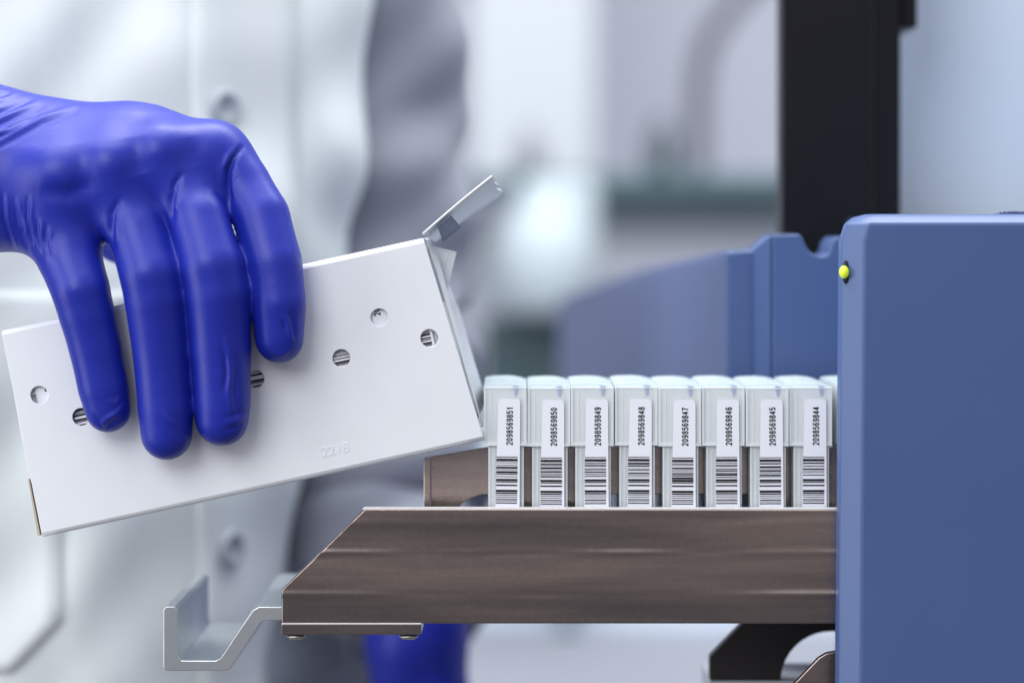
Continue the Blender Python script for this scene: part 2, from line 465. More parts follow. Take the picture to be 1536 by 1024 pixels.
def on_coat(x, y, off=0):
    """point of the coat seen at picture point"""
    lo_, hi_ = -math.pi/2-1.3, -0.02
    k = 1.2
    for _ in range(12):
        Z = (HY-y)*k
        a, b = lo_, hi_
        for _ in range(24):
            m_ = (a+b)/2; p = tpoint(m_, Z, off)
            if p[0]*D/(D+p[1]) < x-CX: a = m_
            else: b = m_
        k = (D+p[1])/D
    return p
def strip(name, quad_fn, nu, nv, off, th, m, parent):
    pts = [[on_coat(*quad_fn(i/(nu-1), j/(nv-1)), off) for j in range(nv)] for i in range(nu)]
    o = grid_mesh(name, pts, m, None, thick=th)
    o.parent = parent
    return o
lerp = lambda a, b, t: a+(b-a)*t
strip('placket', lambda u, v: (lerp(288, 440, v)+(u*12), lerp(-60, 1120, u)), 40, 8, 12, 8, M['coat'], coat)
def pocketf(u, v):
    y = lerp(436, 1008, u); xr = 205 if y < 440 else 190
    xr = lerp(205, 92, min(1, (y-436)/220))
    if y > 935: xr = lerp(88, 15, (y-935)/73)
    return (lerp(-170, xr, v), y)
strip('pocket', pocketf, 30, 10, 9, 4, M['coat'], coat)
for bx_, by_ in ((337,163),(347,822)):
    c = Vector(on_coat(bx_, by_, 22)); c2 = Vector(on_coat(bx_+20, by_, 22))
    bm = bmesh.new()
    prof = [(0,3),(18,3),(22,9),(30,10),(35,4),(35,-4),(0,-4)]
    n = 28
    ring = [[bm.verts.new(Vector((r*math.cos(2*math.pi*k/n), -h, r*math.sin(2*math.pi*k/n)))*S) for k in range(n)] for r, h in prof[1:-1]]
    for a, b in zip(ring[:-1], ring[1:]):
        for k in range(n): bm.faces.new((a[k], a[(k+1)%n], b[(k+1)%n], b[k]))
    bm.faces.new(ring[0]); bm.faces.new(ring[-1][::-1])
    for f in bm.faces: f.smooth = True
    o = finish('button', bm, M['button'], None)
    o.parent = coat
    o.location = c*S; dv = c2-c; o.rotation_euler = (0,0,math.atan2(dv.y, dv.x))
    for hx, hz in ((-7,-7),(7,-7),(-7,7),(7,7)):
        pass
# right sleeve out of the frame, from the glove cuff back to the shoulder
def limb(name, chain, m, parent, fold=10, n=40, seg=60):
    pts = [Vector(c[:3]) for c in chain]; L = len(chain)-1
    rows = []
    for i in range(seg+1):
        t = i/seg*L; a = min(int(t), L-1); u = t-a
        def cr(q):
            p0, p1, p2, p3 = q[max(a-1,0)], q[a], q[a+1], q[min(a+2,L)]
            return 0.5*((2*p1)+(p2-p0)*u+(2*p0-5*p1+4*p2-p3)*u*u+(3*p1-p0-3*p2+p3)*u**3)
        c = cr(pts); r = cr([x[3] for x in chain])
        e = (pts[a+1]-pts[a]).normalized()
        s1 = e.cross(Vector((0,1,0.001))).normalized(); s2 = e.cross(s1)
        row = []
        for j in range(n+1):
            th = 2*math.pi*j/n
            rr = r+fold*math.sin(t*9+1.7*math.sin(th)+th)+0.6*fold*math.sin(t*17+2.3*math.cos(th*2))
            row.append(c+s1*rr*math.cos(th)+s2*rr*math.sin(th))
        rows.append(row)
    o = grid_mesh(name, rows, m, None, thick=6)
    return o
rs = limb('sleeve', [(-1090,140,108,125),(-1300,330,160,150),(-1550,800,165,190),(-1500,1150,500,240)], M['coat'], None)
rs.parent = coat; rs['label'] = 'right sleeve'
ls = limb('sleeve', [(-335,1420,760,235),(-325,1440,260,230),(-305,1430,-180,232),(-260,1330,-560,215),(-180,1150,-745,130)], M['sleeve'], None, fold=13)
tr = limb('trousers', [(-430,1560,-500,190),(-420,1560,-900,195),(-410,1560,-1400,190)], M['trousers'], None, fold=12)
adopt(tr)
ls.parent = coat; ls['label'] = 'left sleeve behind the box, shade put into its grey cloth'

# ================================================================ CASSETTES
BOXR = R(-12.35)
def barcode_mesh(num):
    r = random.Random(num)
    bars = [(0.0,1.1),(3.0,2.6),(5.9,0.9)]
    y = 8.6
    while y < 30:
        w = r.choice([0.8,0.9,1.2,1.8,2.8]); bars.append((y, w)); y += w+r.choice([0.9,1.3,1.9,2.8])
    bars += [(33.2,3.0),(37.0,1.5),(41.8,2.0),(49.6,3.3),(53.9,1.8),(57.4,0.8),(60.2,0.9),(63.4,1.6),(66.4,0.7),(68.8,1.5)]
    bm = bmesh.new()
    for y0, w in bars:
        x0, x1 = -19.5, 12.5
        add_prism(bm, [(x0,-y0),(x1,-y0),(x1,-y0-w),(x0,-y0-w)], 0, 0.4)
    bmesh.ops.recalc_face_normals(bm, faces=bm.faces)
    me = bpy.data.meshes.new('barcode'); bm.to_mesh(me); bm.free(); me.materials.append(M['ink']); return me
def ms(bm, name, m, smooth=False):
    bmesh.ops.recalc_face_normals(bm, faces=bm.faces)
    me = bpy.data.meshes.new(name); bm.to_mesh(me); bm.free(); me.materials.append(m)
    if smooth:
        for p in me.polygons: p.use_smooth = True
    return me
# local frame: x from the text line, z = 0 at the cassette's front top (picture y 580), depth 0 at its face
def shell(bm, x0, x1, z0, z1, y0, y1, t):
    add_prism(bm, [(x0,z1),(x1,z1),(x1,z0),(x0,z0)], y0, y0+t)
    add_prism(bm, [(x0,z1),(x1,z1),(x1,z0),(x0,z0)], y1-t, y1)
    add_prism(bm, [(x0,z1),(x0+t,z1),(x0+t,z0),(x0,z0)], y0+t+.3, y1-t-.3)
    add_prism(bm, [(x1-t,z1),(x1,z1),(x1,z0),(x1-t,z0)], y0+t+.3, y1-t-.3)
b_ = bmesh.new()
shell(b_, -39.9, 24.4, -88, 0, 0, 236, 3)
add_prism(b_, [(-36,-2.8),(20.3,-2.8),(20.3,0.2),(-36,0.2)], 3.4, 232)
ME_upper = ms(b_, 'upper_shell', M['frost'])
b_ = bmesh.new()
# low lids standing one behind another, humped towards the middle
for k in range(6):
    y0 = 10+k*37
    hump = 4.5*math.sin(math.pi*(k+1.2)/7.4)
    pts = [(-39.6,0.4),(-39.2,1.8+hump*.5),(-30,3.0+hump*.8),(-6,3.4+hump),(8,2.8+hump*.8),(18,1.6+hump*.35),(24,0.4)]
    add_prism(b_, pts, y0, y0+30)
ME_lids = ms(b_, 'lid', M['lid'])
b_ = bmesh.new()
shell(b_, -33, 20.3, -290, -88.6, 3, 44, 3)
shell(b_, -33, 20.5, -290, -88.6, 76, 232, 3)
add_prism(b_, [(-17,-88.6),(15,-88.6),(15,-288),(-17,-288)], 8, 40)
add_prism(b_, [(-25,-88.6),(15,-88.6),(15,-288),(-25,-288)], 82, 226)     # solid core that carries the label
ME_lower = ms(b_, 'lower_shell', M['clear'])
b_ = bmesh.new()
for x0, x1, p in ((-39.9,-36.4,1.2),(-29.5,-28.2,0.5),(20.4,24.4,1.2)):
    add_prism(b_, [(x0,-3),(x1,-3),(x1,-84),(x0,-84)], -p, -0.2)
add_prism(b_, [(-39.9,-84.5),(24.4,-84.5),(24.4,-88.4),(-39.9,-88.4)], -1.8, -0.2)
add_prism(b_, [(-39.9,-0.4),(24.4,-0.4),(24.4,-2.6),(-39.9,-2.6)], -1.8, -0.2)
for x0, x1, p in ((-33,-30.6,1.2),(-25,-23.8,0.6),(17.8,20.2,1.0)):
    add_prism(b_, [(x0,-89),(x1,-89),(x1,-289),(x0,-289)], 3-p, 2.8)
ME_ribs = ms(b_, 'rib', M['frost'])
b_ = bmesh.new()
for k in range(5):
    y0 = 8+k*37
    add_prism(b_, [(4,0.5),(13,0.5),(13,1.5),(4,1.5)], y0-8.8, y0-2)
add_prism(b_, [(5,-3),(11,-3),(10,-13),(6.5,-13)], -0.9, -0.2)
ME_tick = ms(b_, 'catch', M['hubink'])
def label_mesh():
    b = bmesh.new()
    up = [(-17,-22)]+[(-14+3*math.cos(a)*1, -21+3*math.sin(a)) for a in (math.pi, 2.6, 2.1, math.pi/2)]
    pts = [(-18.5,-88),(-17.5,-25),(-16.6,-20.5),(-13.5,-18.2),(11.5,-18.2),(14.6,-20.5),(15.5,-25),(15.8,-88),(16.3,-182),(-20.3,-182)]
    add_prism(b, pts, -3.0, -2.4)
    return ms(b, 'label', M['label'])
ME_label = label_mesh()

def ring(cx, cy, rx, ry, a0=0, a1=360, n=14):
    return [(cx+rx*math.cos(R(a0+(a1-a0)*i/n)), cy+ry*math.sin(R(a0+(a1-a0)*i/n))) for i in range(n+1)]
DIG = {
 '0': [ring(.5,.5,.40,.5)],
 '1': [[(.18,.74),(.40,.84),(.56,1.0),(.56,0)]],
 '2': [ring(.5,.72,.38,.28,170,-45)+[(.10,.02)],[(.06,.0),(.92,.0)]],
 '3': [ring(.48,.74,.36,.26,160,-90),ring(.48,.25,.40,.26,90,-160)],
 '4': [[(.70,0),(.70,1.0),(.05,.27),(.97,.27)]],
 '5': [[(.85,.99),(.22,.99),(.14,.50)],ring(.47,.32,.40,.32,140,-150)],
 '6': [ring(.5,.30,.38,.30),ring(.56,.52,.44,.48,180,50)],
 '7': [[(.06,.99),(.94,.99),(.55,.5),(.38,0)]],
 '8': [ring(.5,.75,.34,.25),ring(.5,.26,.40,.27)],
 '9': [ring(.5,.70,.38,.30),ring(.44,.48,.44,.48,0,-130)]}
def number_mesh(s_, pitch=5.85, gw=4.2, h=8.5, st=1.58):
    b = bmesh.new(); x0 = -pitch*len(s_)/2+(pitch-gw)/2
    for i, chh in enumerate(s_):
        for pl in DIG[chh]:
            p = [Vector((x0+i*pitch+x*gw, (y-.5)*h)) for x, y in pl]
            for j, (a, c) in enumerate(zip(p[:-1], p[1:])):
                t = (c-a).normalized(); nn = Vector((-t.y, t.x))*st/2; e = t*0.35
                y_ = 0.0003*j
                vs = [b.verts.new(Vector((q.x, y_, q.y))*S) for q in (a-e+nn, a-e-nn, c+e-nn, c+e+nn)]
                b.faces.new(vs)
    me = bpy.data.meshes.new('printed_number'); b.to_mesh(me); b.free(); return me
def make_cassette(num, label, group, full=True):
    rc = random.Random(num+'x'); t = thing('sample_cassette', label, 'cassette', group)
    def ch(name, me, parent, loc=(0,0,0)):
        o = bpy.data.objects.new(name, me); C.objects.link(o); o.parent = parent; o.location = Vector(loc)*S; return o
    ch('upper_shell', ME_upper, t); ch('lower_shell', ME_lower, t); ch('lid', ME_lids, t)
    ch('rib', ME_ribs, t); ch('catch', ME_tick, t)
    lb = ch('paper_label', ME_label, t); lb.rotation_euler = (0, R(rc.uniform(-.5,.7)), 0); lb.location = Vector((rc.uniform(-.5,.5), 0, rc.uniform(-.8,.6)))*S
    tm = number_mesh(num)
    tm.transform(Matrix.Rotation(R(-90), 4, 'Y'))
    tm.materials.append(M['ink'])
    ch('printed_number', tm, lb, (0, -3.3, -58.7))
    ch('barcode', barcode_mesh(num), lb, (0, -3.5, -105))
    return t
RACKG = 'numbered clear cassettes standing in the metal tray'
names = ['2098569851','2098569850','2098569849','2098569848','2098569847','2098569846','2098569845','2098569844']
for i, nme in enumerate(names):
    where = 'clear plastic cassette with label number %s' % nme
    if i == 0: where += ', beside the open white box'
    elif i == 7: where += ', nearest the blue machine'
    else: where += ', standing in the metal tray'
    c = make_cassette(nme, where, RACKG)
    c.location = V(765.5+65.45*i+[0,.2,-.3,.3,0,-.2,.3,0][i], 580+[0,.8,.2,-.5,.6,0,.7,.2][i], 10+[0,1.5,.4,2,0,1,.3,2][i])
c = make_cassette('2098569843', 'clear plastic cassette half hidden behind the edge of the blue machine', RACKG)
c.location = V(765.5+65.45*8+7, 580, 10)

# ================================================================ WHITE BOX
OX, OY = 5, 495
box = thing('cardboard_box', 'white cardboard box with round holes, tilted and open at its right end', 'box', loc=V(OX, OY, 0))
box.rotation_euler = (0, BOXR, 0)
ca, sa = math.cos(-BOXR), math.sin(-BOXR)
def bl(x, y):   # picture (at depth 0) -> box frame (r, v) with v downwards
    dx, dy = x-OX, y-OY
    return (dx*ca-dy*sa, dx*sa+dy*ca)
DEP = 262
holes = [bl(59,592), bl(122,625), bl(383,568), bl(512,537), bl(569,476), bl(644,507)]
TL, TR, BR_, BL_ = bl(2,498), bl(632,354), bl(728,666), bl(62,808)
RR = 9.0
bm = bmesh.new()
vt, vb = 0+RR, 318-RR-2
quad = [(TL[0], -vt+3), (TR[0]+2.8, -vt+3), (BR_[0]-0.6, -vb-3), (BL_[0]+2, -vb-3)]
# front face with punched holes
add_prism(bm, quad, -0.3, 3.0, [circ(h[0], -h[1], 13.2, 26) for h in holes])
def bend(r0a, r0b, r1a, r1b, cv, a0, a1, n=7, ra=RR):
    """rounded fold: quarter cylinder between left r0 and right r1"""
    pr = []
    for i in range(n):
        a = a0+(a1-a0)*i/(n-1)
        pr.append((cv+ra*math.sin(a), RR-ra*math.cos(a)))
    outer = [[bm.verts.new(Vector((lerp(x0,x1,i/(n-1)), pr[i][1], -pr[i][0]))*S) for i in range(n)] for x0, x1 in ((r0a,r0b),(r1a,r1b))]
    for i in range(n-1):
        f = bm.faces.new((outer[0][i], outer[0][i+1], outer[1][i+1], outer[1][i])); f.smooth = True
    return outer
body = finish('carton_body', bm, M['card'], box, bevel=1.0, seg=2)
# the folded sleeve of top, back, bottom: one bent sheet with thickness
def sheet(name, prof, rl, rr, m, parent, th=3.0):
    """prof: list of (v, depth); rl / rr: left and right ends per profile point"""
    pts = []
    n = 24
    for k in range(n+1):
        row = []
        for (v, d), a, b in zip(prof, rl, rr):
            row.append((lerp(a, b, k/n), d, -v))
        pts.append(row)
    o = grid_mesh(name, pts, m, parent, thick=th); o.modifiers['solid'].offset = 0
    return o
def arc(cv, cd, r, a0, a1, n=7): return [(cv+r*math.sin(a0+(a1-a0)*i/(n-1)), cd+r*math.cos(a0+(a1-a0)*i/(n-1))) for i in range(n)]
r_ = RR-1.5
p_top = arc(RR, RR, r_, math.pi+0.0, math.pi*1.5)       # front face -> top
p_top2 = [(RR-r_, 60),(RR-r_, 130),(RR-r_, 200)]+arc(RR, DEP-RR, r_, math.pi*1.5, math.pi*2)
vbm = 318-RR-2
p_back = [(120, DEP-1.5),(220, DEP-1.5)]
p_bot = arc(vbm, DEP-RR, r_, 0, math.pi/2)+[(vbm+r_,200),(vbm+r_,100)]+arc(vbm, RR, r_, math.pi/2, math.pi)
prof = p_top+p_top2+p_back+p_bot
rl = [lerp(TL[0], BL_[0]+2, min(1, max(0, v/318))) for v, d in prof]
rrr = []
for v, d in prof:
    base = lerp(TR[0]+2.3, BR_[0], min(1, max(0, v/320)))
    if d > 150: base += 13*min(1, max(0, (v-20)/80))
    rrr.append(base)
sheet('carton_sleeve', prof, rl, rrr, M['card'], box)
# left end flap, slightly sprung open at its bottom edge
bm = bmesh.new()
add_prism(bm, [(TL[0]+0.5,-7),(TL[0]+3.5,-7),(BL_[0]+3,-232),(BL_[0]-1.5,-232)], 9, DEP-8)
finish('end_panel', bm, M['card'], box, bevel=1)
bm = bmesh.new()
add_prism(bm, [(BL_[0]-1.5,-226),(BL_[0]+1,-226),(BL_[0]-1,-313),(BL_[0]-5.5,-312)], 5, DEP-8)
finish('end_flap', bm, M['cardedge'], box, bevel=0.8)
# raised top flap on the right
def panel(name, quad4, m, th, parent, n=14, wob=None):
    """quad4: picture points with depth: a(front hinge) b(front tip) c(back tip) d(back hinge)"""
    A,B,Cc,Dd = [Vector(W(*q)) for q in quad4]
    pts = [[A.lerp(B,u/n).lerp(Dd.lerp(Cc,u/n), v/6)+(wob(u/n, v/6) if wob else Vector()) for v in range(7)] for u in range(n+1)]
    o = grid_mesh(name, pts, m, None, thick=th)
    inv = (Matrix.Translation(box.location) @ Matrix.Rotation(BOXR, 4, 'Y')).inverted()
    o.data.transform(inv); o.parent = parent
    return o
def fw(u, v):
    return Vector((3.0*math.sin(v*17)*u**10, 0, 1.5*math.sin(u*3.1)))
flap = panel('top_flap', ((634,351,6),(738,264,2),(752,291,150),(652,362,200)), M['card'], 3.2, box, wob=fw)
flap['label'] = 'narrow raised flap'
tp = panel('tape_patch', ((656,338,9),(676,321,9),(691,339,60),(664,361,70)), M['tape'], 0.8, flap)
tp.parent = flap
for v in tp.data.vertices: pass
tp.location = (0, -0.0008, -0.0004)
# side dust flap and thin clear liner inside the mouth
panel('dust_flap', ((662,420,40),(676,432,60),(728,600,120),(716,628,60)), M['card'], 2.4, box)
panel('inner_lip', ((641,362,20),(655,378,30),(724,640,20),(712,600,12)), M['card'], 2.0, box)
# embossed figures
em = text_mesh('2218', 41, 14, ext=1.9, off=0.0)
em.materials.append(M['card'])
e = bpy.data.objects.new('embossed_number', em); C.objects.link(e); e.parent = box
q = bl(503, 674); e.location = Vector((q[0], -0.05, -q[1]))*S
# clear tab leaning out of the mouth
bm = bmesh.new()
add_prism(bm, [(-44,0),(0,0),(0,-75),(-44,-75)], 0, 3)
add_prism(bm, [(-3,-0.3),(0,-0.3),(0,-75),(-3,-75)], 3.2, 40)
add_prism(bm, [(-13,-2),(-11,-2),(-11,-74),(-13,-74)], -2, -0.3)
add_prism(bm, [(-44,0.2),(0,0.2),(0,3),(-44,3)], 0, 40)
tab = finish('cassette_holder', bm, M['clear'], None, bevel=0.8)
tag(tab, 'loose clear plastic holder tipping out of the open end of the box', 'holder')
tab.location = V(684,381,45); tab.rotation_euler = (0, R(14), 0)
# cassettes still inside the box, seen through its holes
for i, (rr0, nme) in enumerate([(45,'2098569861'),(95,'2098569860'),(355,'2098569856'),(489,'2098569854'),(553,'2098569853'),(612,'2098569852')]):
    desc = ['clear cassette seen through the hole farthest left in the box', 'clear cassette showing its barcode through the lower left hole by the little finger',
            'clear cassette showing its barcode through the hole beside the middle finger', 'clear cassette whose barcode fills the hole in the middle right of the box',
            'clear cassette showing one printed digit through the upper hole of the box', 'clear cassette half showing its barcode through the hole nearest the open end'][i]
    c = make_cassette(nme, desc, 'cassettes packed inside the white box')
    off = Matrix.Rotation(BOXR, 4, 'Y') @ (Vector((rr0, 9, -11 if i == 4 else -16))*S)
    c.location = box.location+off; c.rotation_euler = (0, BOXR, 0)

# ================================================================ METAL TRAY
tray = thing('loading_tray', 'brushed steel loading tray with a slanted end holding the row of cassettes', 'tray', loc=V(840,935,0))
def tadopt(o, top=tray): o.parent = top; o.matrix_parent_inverse = Matrix.Translation(-top.location); return o
tadopt(prism('front_plate', [(547,762.5),(1290,763.5),(1290,935),(422,935),(422,884)], -9, 6, M['steel'], None, bevel=3.0, seg=4))
b_ = prism('lower_plate', rect(422,936.4,632,951.5), -8, 120, M['steel'], None, bevel=1.2); tadopt(b_)
for x in (444, 613):
    bm = bmesh.new()
    X, _, Z = W(x, 952, 10)
    n = 16
    rg = [[bm.verts.new(Vector((X+r*math.cos(2*math.pi*k/n), 10+r*math.sin(2*math.pi*k/n), Z+h))*S) for k in range(n)] for r, h in ((14,0.6),(14,-2.5),(10,-5.5),(5,-6.2))]
    for a, b in zip(rg[:-1], rg[1:]):
        for k in range(n): bm.faces.new((a[k], a[(k+1)%n], b[(k+1)%n], b[k])).smooth = True
    bm.faces.new(rg[0]); bm.faces.new(rg[-1])
    s = finish('screw', bm, M['bolt'], None); s.parent = b_
o = prism('top_highlight', [(546,760.5),(1290,761.5),(1290,764.6),(543,764.2)], -7.5, 5, M['edge'], None, bevel=0.8); tadopt(o)  # added bright strip, paints the highlight along the plate's top
o = prism('lower_highlight', [(422.5,934.2),(632,934.2),(632,936.2),(422.5,936.2)], -10.2, 60, M['edge'], None, bevel=0.5); tadopt(o)  # added bright strip, paints the light line under the front plate
# rear plate with round cut-out and long window
RD = 64
k = (D+RD)/D
def cutarc():
    pts = [(683,800),(683,762)]+[(735-52*math.cos(a), 762-20*math.sin(a)*1.0) for a in [0.25*i for i in range(1,7)]]
    return pts
rp = [(646,684.8),(738,669.5),(1330,669.5),(1330,905),(1131,905),(1131,741),(905,741),(905,905),(737,905),(737,742),(724,741),(708,746),(694,754),(684,766),(678,790),(678,905),(646,905)]
tadopt(prism('rear_plate', rp, RD, RD+12, M['steelback'], None, bevel=1.5))
tadopt(prism('end_post', [(635.5,687.5),(645.2,685.5),(645.2,905),(635.5,905)], RD-6, RD+18, M['steelback'], None, bevel=1.5))
# tray floor the cassettes stand on
bm = bmesh.new()
z = (HY-872)
X0, X1 = (640-CX), (1290-CX)
add_prism(bm, [(X0,z),(X1,z),(X1,z-12),(X0,z-12)], 7, RD-1)
add_prism(bm, [(X0,z),(X1,z),(X1,z-12),(X0,z-12)], RD+13, 262)
tadopt(finish('tray_floor', bm, M['steelback'], None, bevel=1))
# handle: aluminium channel bar
hp = [(245,914),(249,909),(262,909),(267,914),(267,982),(272,990),(324,990),(331,986),(379,915),(388,909.5),(424,909.5),(424,930),(397,930),(391,934),(346,1002),(339,1005.5),(249,1005.5),(245,1001)]
h = prism('handle', hp, 2, 392, M['alu'], None, bevel=1.4, seg=2); tadopt(h)
# bracket plates under the tray
BD = 210
bk = [(1118,930),(1300,930),(1300,948)]+[(1247+76*math.cos(a), 1022-76*math.sin(a)) for a in [R(d) for d in range(72,181,9)]]+[(1171,1019),(1065,1019),(1065,985)]
br = prism('support_bracket', bk, BD, BD+30, M['bracket'], None, bevel=1.5); tag(br, 'dark metal bracket with a round notch below the steel tray', 'bracket')
lp = prism('lower_guide_plate', [(1184,1032),(1228,986),(1240,979),(1256,976),(1330,976),(1330,1200),(1184,1200)], 30, 44, M['steel'], None, bevel=2.4)
tag(lp, 'steel plate with a slanted corner at the lower edge of the blue machine', 'plate')
wb = prism('base_ledge', [(1065,1020.5),(1250,1020.5),(1250,1110),(1065,1110)], 205, 380, M['panelw'], None, bevel=2)
tag(wb, 'pale ledge just below the dark bracket', 'ledge')
# ================================================================ BLUE MACHINE
mach = thing('blue_analyser', 'blue painted laboratory machine with a green lamp on its left edge', 'machine', loc=V(1400,1200,200))
def madopt(o): o.parent = mach; o.matrix_parent_inverse = Matrix.Translation(-mach.location); return o
# front housing : vertical bevel facing left, top bevel facing up
def housing(name, xl, yt, xr, yb, d0, d1, cham, ctop, m, slant=0):
    bm = bmesh.new()
    X0, _, Zt = W(xl, yt, d0+cham*0.6); X1 = W(xr, yt, d0)[0]; Zb = W(xl, yb, d0)[2]
    def sec(Z, inset, top):   # horizontal section
        s = slant*(Zt-Z)/(Zt-Zb)
        return [(X0+inset-s, d1), (X0+inset-s, d0+cham*0.9), (X0+inset+cham*0.35-s, d0+cham*0.28), (X0+inset+cham-s, d0), (X1, d0), (X1, d1)]
    lv = [(Zb,0,0),(Zt-26,0,0)]
    rings = []
    for Z, ins, pd in lv: rings.append([(x, y+pd, Z) for x, y in sec(Z, ins, 0)])
    # rounding at the upper corner
    for t in (0.25,0.5,0.75,1.0):
        a = t*math.pi/2
        ins = 30*(1-math.cos(a)); up = -26+26*math.sin(a)
        push = ctop*max(0,(t-0.35))/0.65
        r = sec(Zt+up, ins, 0)
        rings.append([(x if i < 5 else x, min(y+ (push if y < d0+cham*0.95 else 0), d1), Zt+up) for i, (x, y) in enumerate(r)])
    vs = [[bm.verts.new(Vector(p)*S) for p in r] for r in rings]
    n = len(vs[0])
    for a, b in zip(vs[:-1], vs[1:]):
        for i in range(n): bm.faces.new((a[i], a[(i+1)%n], b[(i+1)%n], b[i]))
    bm.faces.new(vs[0][::-1]); bm.faces.new(vs[-1])
    return finish(name, bm, m, None, bevel=4, seg=3)
bm = bmesh.new()
def ringpts(xl, d0, d1, xr, ch, Z):
    return [(xl, d1, Z), (xl, d0+ch*0.8, Z), (xl+ch, d0, Z), (xr, d0, Z), (xr, d1, Z)]
def bevbox(name, XL, XR, ZB, ZT, d0, d1, ch, ct, m, bev, slant=0, cc=26):
    """box with a wide vertical bevel on its left front edge, a wide bevel on its top front edge and a clipped corner"""
    bm = bmesh.new()
    L = [(ZB, 0, 0, -slant), (ZT-ct-cc, 0, 0, 0), (ZT-ct, cc*0.32, 0, 0), (ZT-ct*0.35, cc*0.8, ct*0.8, 0), (ZT, cc*1.5, ct*1.5, 0)]
    vs = []
    for Z, ix, iy, sl in L:
        xl = XL+ix+sl
        vs.append([bm.verts.new(Vector(p)*S) for p in [(xl, d1, Z), (xl, d0+ch*0.8+iy*0.5, Z), (xl+ch-ix*0.3, d0+iy, Z), (XR, d0+iy, Z), (XR, d1, Z)]])
    for a, b in zip(vs[:-1], vs[1:]):
        for i in range(5): bm.faces.new((a[i], a[(i+1)%5], b[(i+1)%5], b[i]))
    bm.faces.new(vs[0][::-1]); bm.faces.new(vs[-1])
    return finish(name, bm, m, None, bevel=bev, seg=4)
fx = W(1262.5,400,-54)[0]
fh = madopt(bevbox('front_housing', fx, 1500, -760, W(0,321,-78)[2], -78, -12, 30, 14, M['blue'], 4, slant=6))
madopt(prism('inner_body', rect(1345,324,2200,1400), -11.5, 700, M['blue'], None, bevel=2))
# led
X, _, Z = W(1266, 408, -64)
bm = bmesh.new(); bmesh.ops.create_uvsphere(bm, u_segments=24, v_segments=16, radius=9.5*S)
for f in bm.faces: f.smooth = True
for v in bm.verts: v.co.x *= 0.78
led = finish('indicator_lamp', bm, M['led'], None); led.location = Vector((X, -64, Z))*S; madopt(led)
bm = bmesh.new()
bmesh.ops.create_uvsphere(bm, u_segments=20, v_segments=12, radius=1)
for v in bm.verts: v.co = Vector((v.co.x*5*S, v.co.y*5*S, v.co.z*17.5*S))
for f in bm.faces: f.smooth = True
sl = finish('lamp_socket', bm, M['slot'], None); sl.location = Vector((X+2.5, -60.5, Z))*S; madopt(sl)
# rear housing with a notch in its upper edge
RH = 300
rh = [(1158,352),(1199,351),(1204,357),(1208,368),(1214,377),(1222,382),(1232,384),(1241,382),(1245,374),(1247,364),(1254,355),(1330,353),(1330,925),(1158,925)]
o = madopt(prism('rear_housing', rh, RH, RH+150, M['blue'], None, bevel=4, seg=3))
# its broad left bevel
A = [W(1131,368,RH+28), W(1158,352,RH)]
bm = bmesh.new()
pA = [(W(1131,374,RH+30)[0], RH+30), (W(1157,352,RH)[0]-0.3, RH+0.5), (W(1157,352,RH)[0]-0.3, RH+140), (W(1131,374,RH+30)[0], RH+140)]
zt = [W(0,374,RH+30)[2], W(0,352.5,RH)[2], W(0,352.5,RH)[2], W(0,374,RH+30)[2]]
zb = W(0,925,RH)[2]
vs0 = [bm.verts.new(Vector((p[0],p[1],z))*S) for p, z in zip(pA, zt)]; vs1 = [bm.verts.new(Vector((p[0],p[1],zb))*S) for p in pA]
bm.faces.new(vs0); bm.faces.new(vs1[::-1])
for i in range(4): bm.faces.new((vs0[i], vs0[(i+1)%4], vs1[(i+1)%4], vs1[i]))
madopt(finish('rear_corner', bm, M['blue'], None, bevel=3))
# long sloping side wing running away to the left
def poly(name, verts, faces, m, bev=0):
    bm = bmesh.new(); vs = [bm.verts.new(Vector(W(*v))*S) for v in verts]
    for f in faces: bm.faces.new([vs[i] for i in f])
    return finish(name, bm, m, None, bevel=bev)
madopt(prism('side_post', [(1090,378),(1134,374),(1134,925),(1090,925)], 350, 470, M['blue'], None, bevel=5))
wg = poly('side_wing', [(1092,392,372),(962,446,1400),(838,500,2600),   # lower edge of the bevel
                         (1092,374,470),(962,404,1550),(838,446,2850),  # upper edge of the bevel
                         (1120,374,640),(985,404,1800),(850,446,3100),
                         (1092,900,372),(962,800,1400),(838,760,2600),(1120,900,640),(985,800,1800),(850,760,3100)],
          [(0,1,4,3),(1,2,5,4),(3,4,7,6),(4,5,8,7),(0,9,10,1),(1,10,11,2),(6,7,13,12),(7,8,14,13),(0,3,6,12,9),(2,11,14,8,5),(9,12,13,10),(10,13,14,11)], M['wing_sheen'], 4)
madopt(wg)
# fuzzy pad on top
bm = bmesh.new()
for k in range(300):
    x = random.uniform(1492, 1580); f = min(1, (x-1490)/18)
    X, _, Z = W(x, 322.5, 20); 
    yy = random.uniform(0, 60); hh = random.uniform(3, 6.5)*f
    add_prism(bm, [(X-1.2,Z-1),(X+1.2,Z-1),(X+0.8+random.uniform(-2,2),Z+hh)], yy, yy+2)
pd = finish('fuzzy_pad', bm, M['velcro'], None); tag(pd, 'dark blue fuzzy strip lying on top of the blue machine', 'pad')
# black column and pale cabinet behind
bc = thing('black_column', 'tall black column standing behind the blue machine', 'column', loc=V(1260,600,640))
def cadopt(o, t): o.parent = t; o.matrix_parent_inverse = Matrix.Translation(-t.location); return o
cadopt(prism('column_body', rect(1173,-300,1308,800), 560, 650, M['black'], None, bevel=4), bc)
cadopt(prism('column_rail', rect(1312,-300,1351,800), 575, 740, M['black'], None, bevel=4), bc)
cadopt(prism('column_block', rect(1353,-300,1376,42), 590, 740, M['black'], None, bevel=3), bc)
wc = prism('pale_cabinet', rect(1340,-400,2100,900), 800, 1500, M['cab'], None, bevel=10)
tag(wc, 'pale blue-white cabinet behind the black column, top right', 'cabinet')

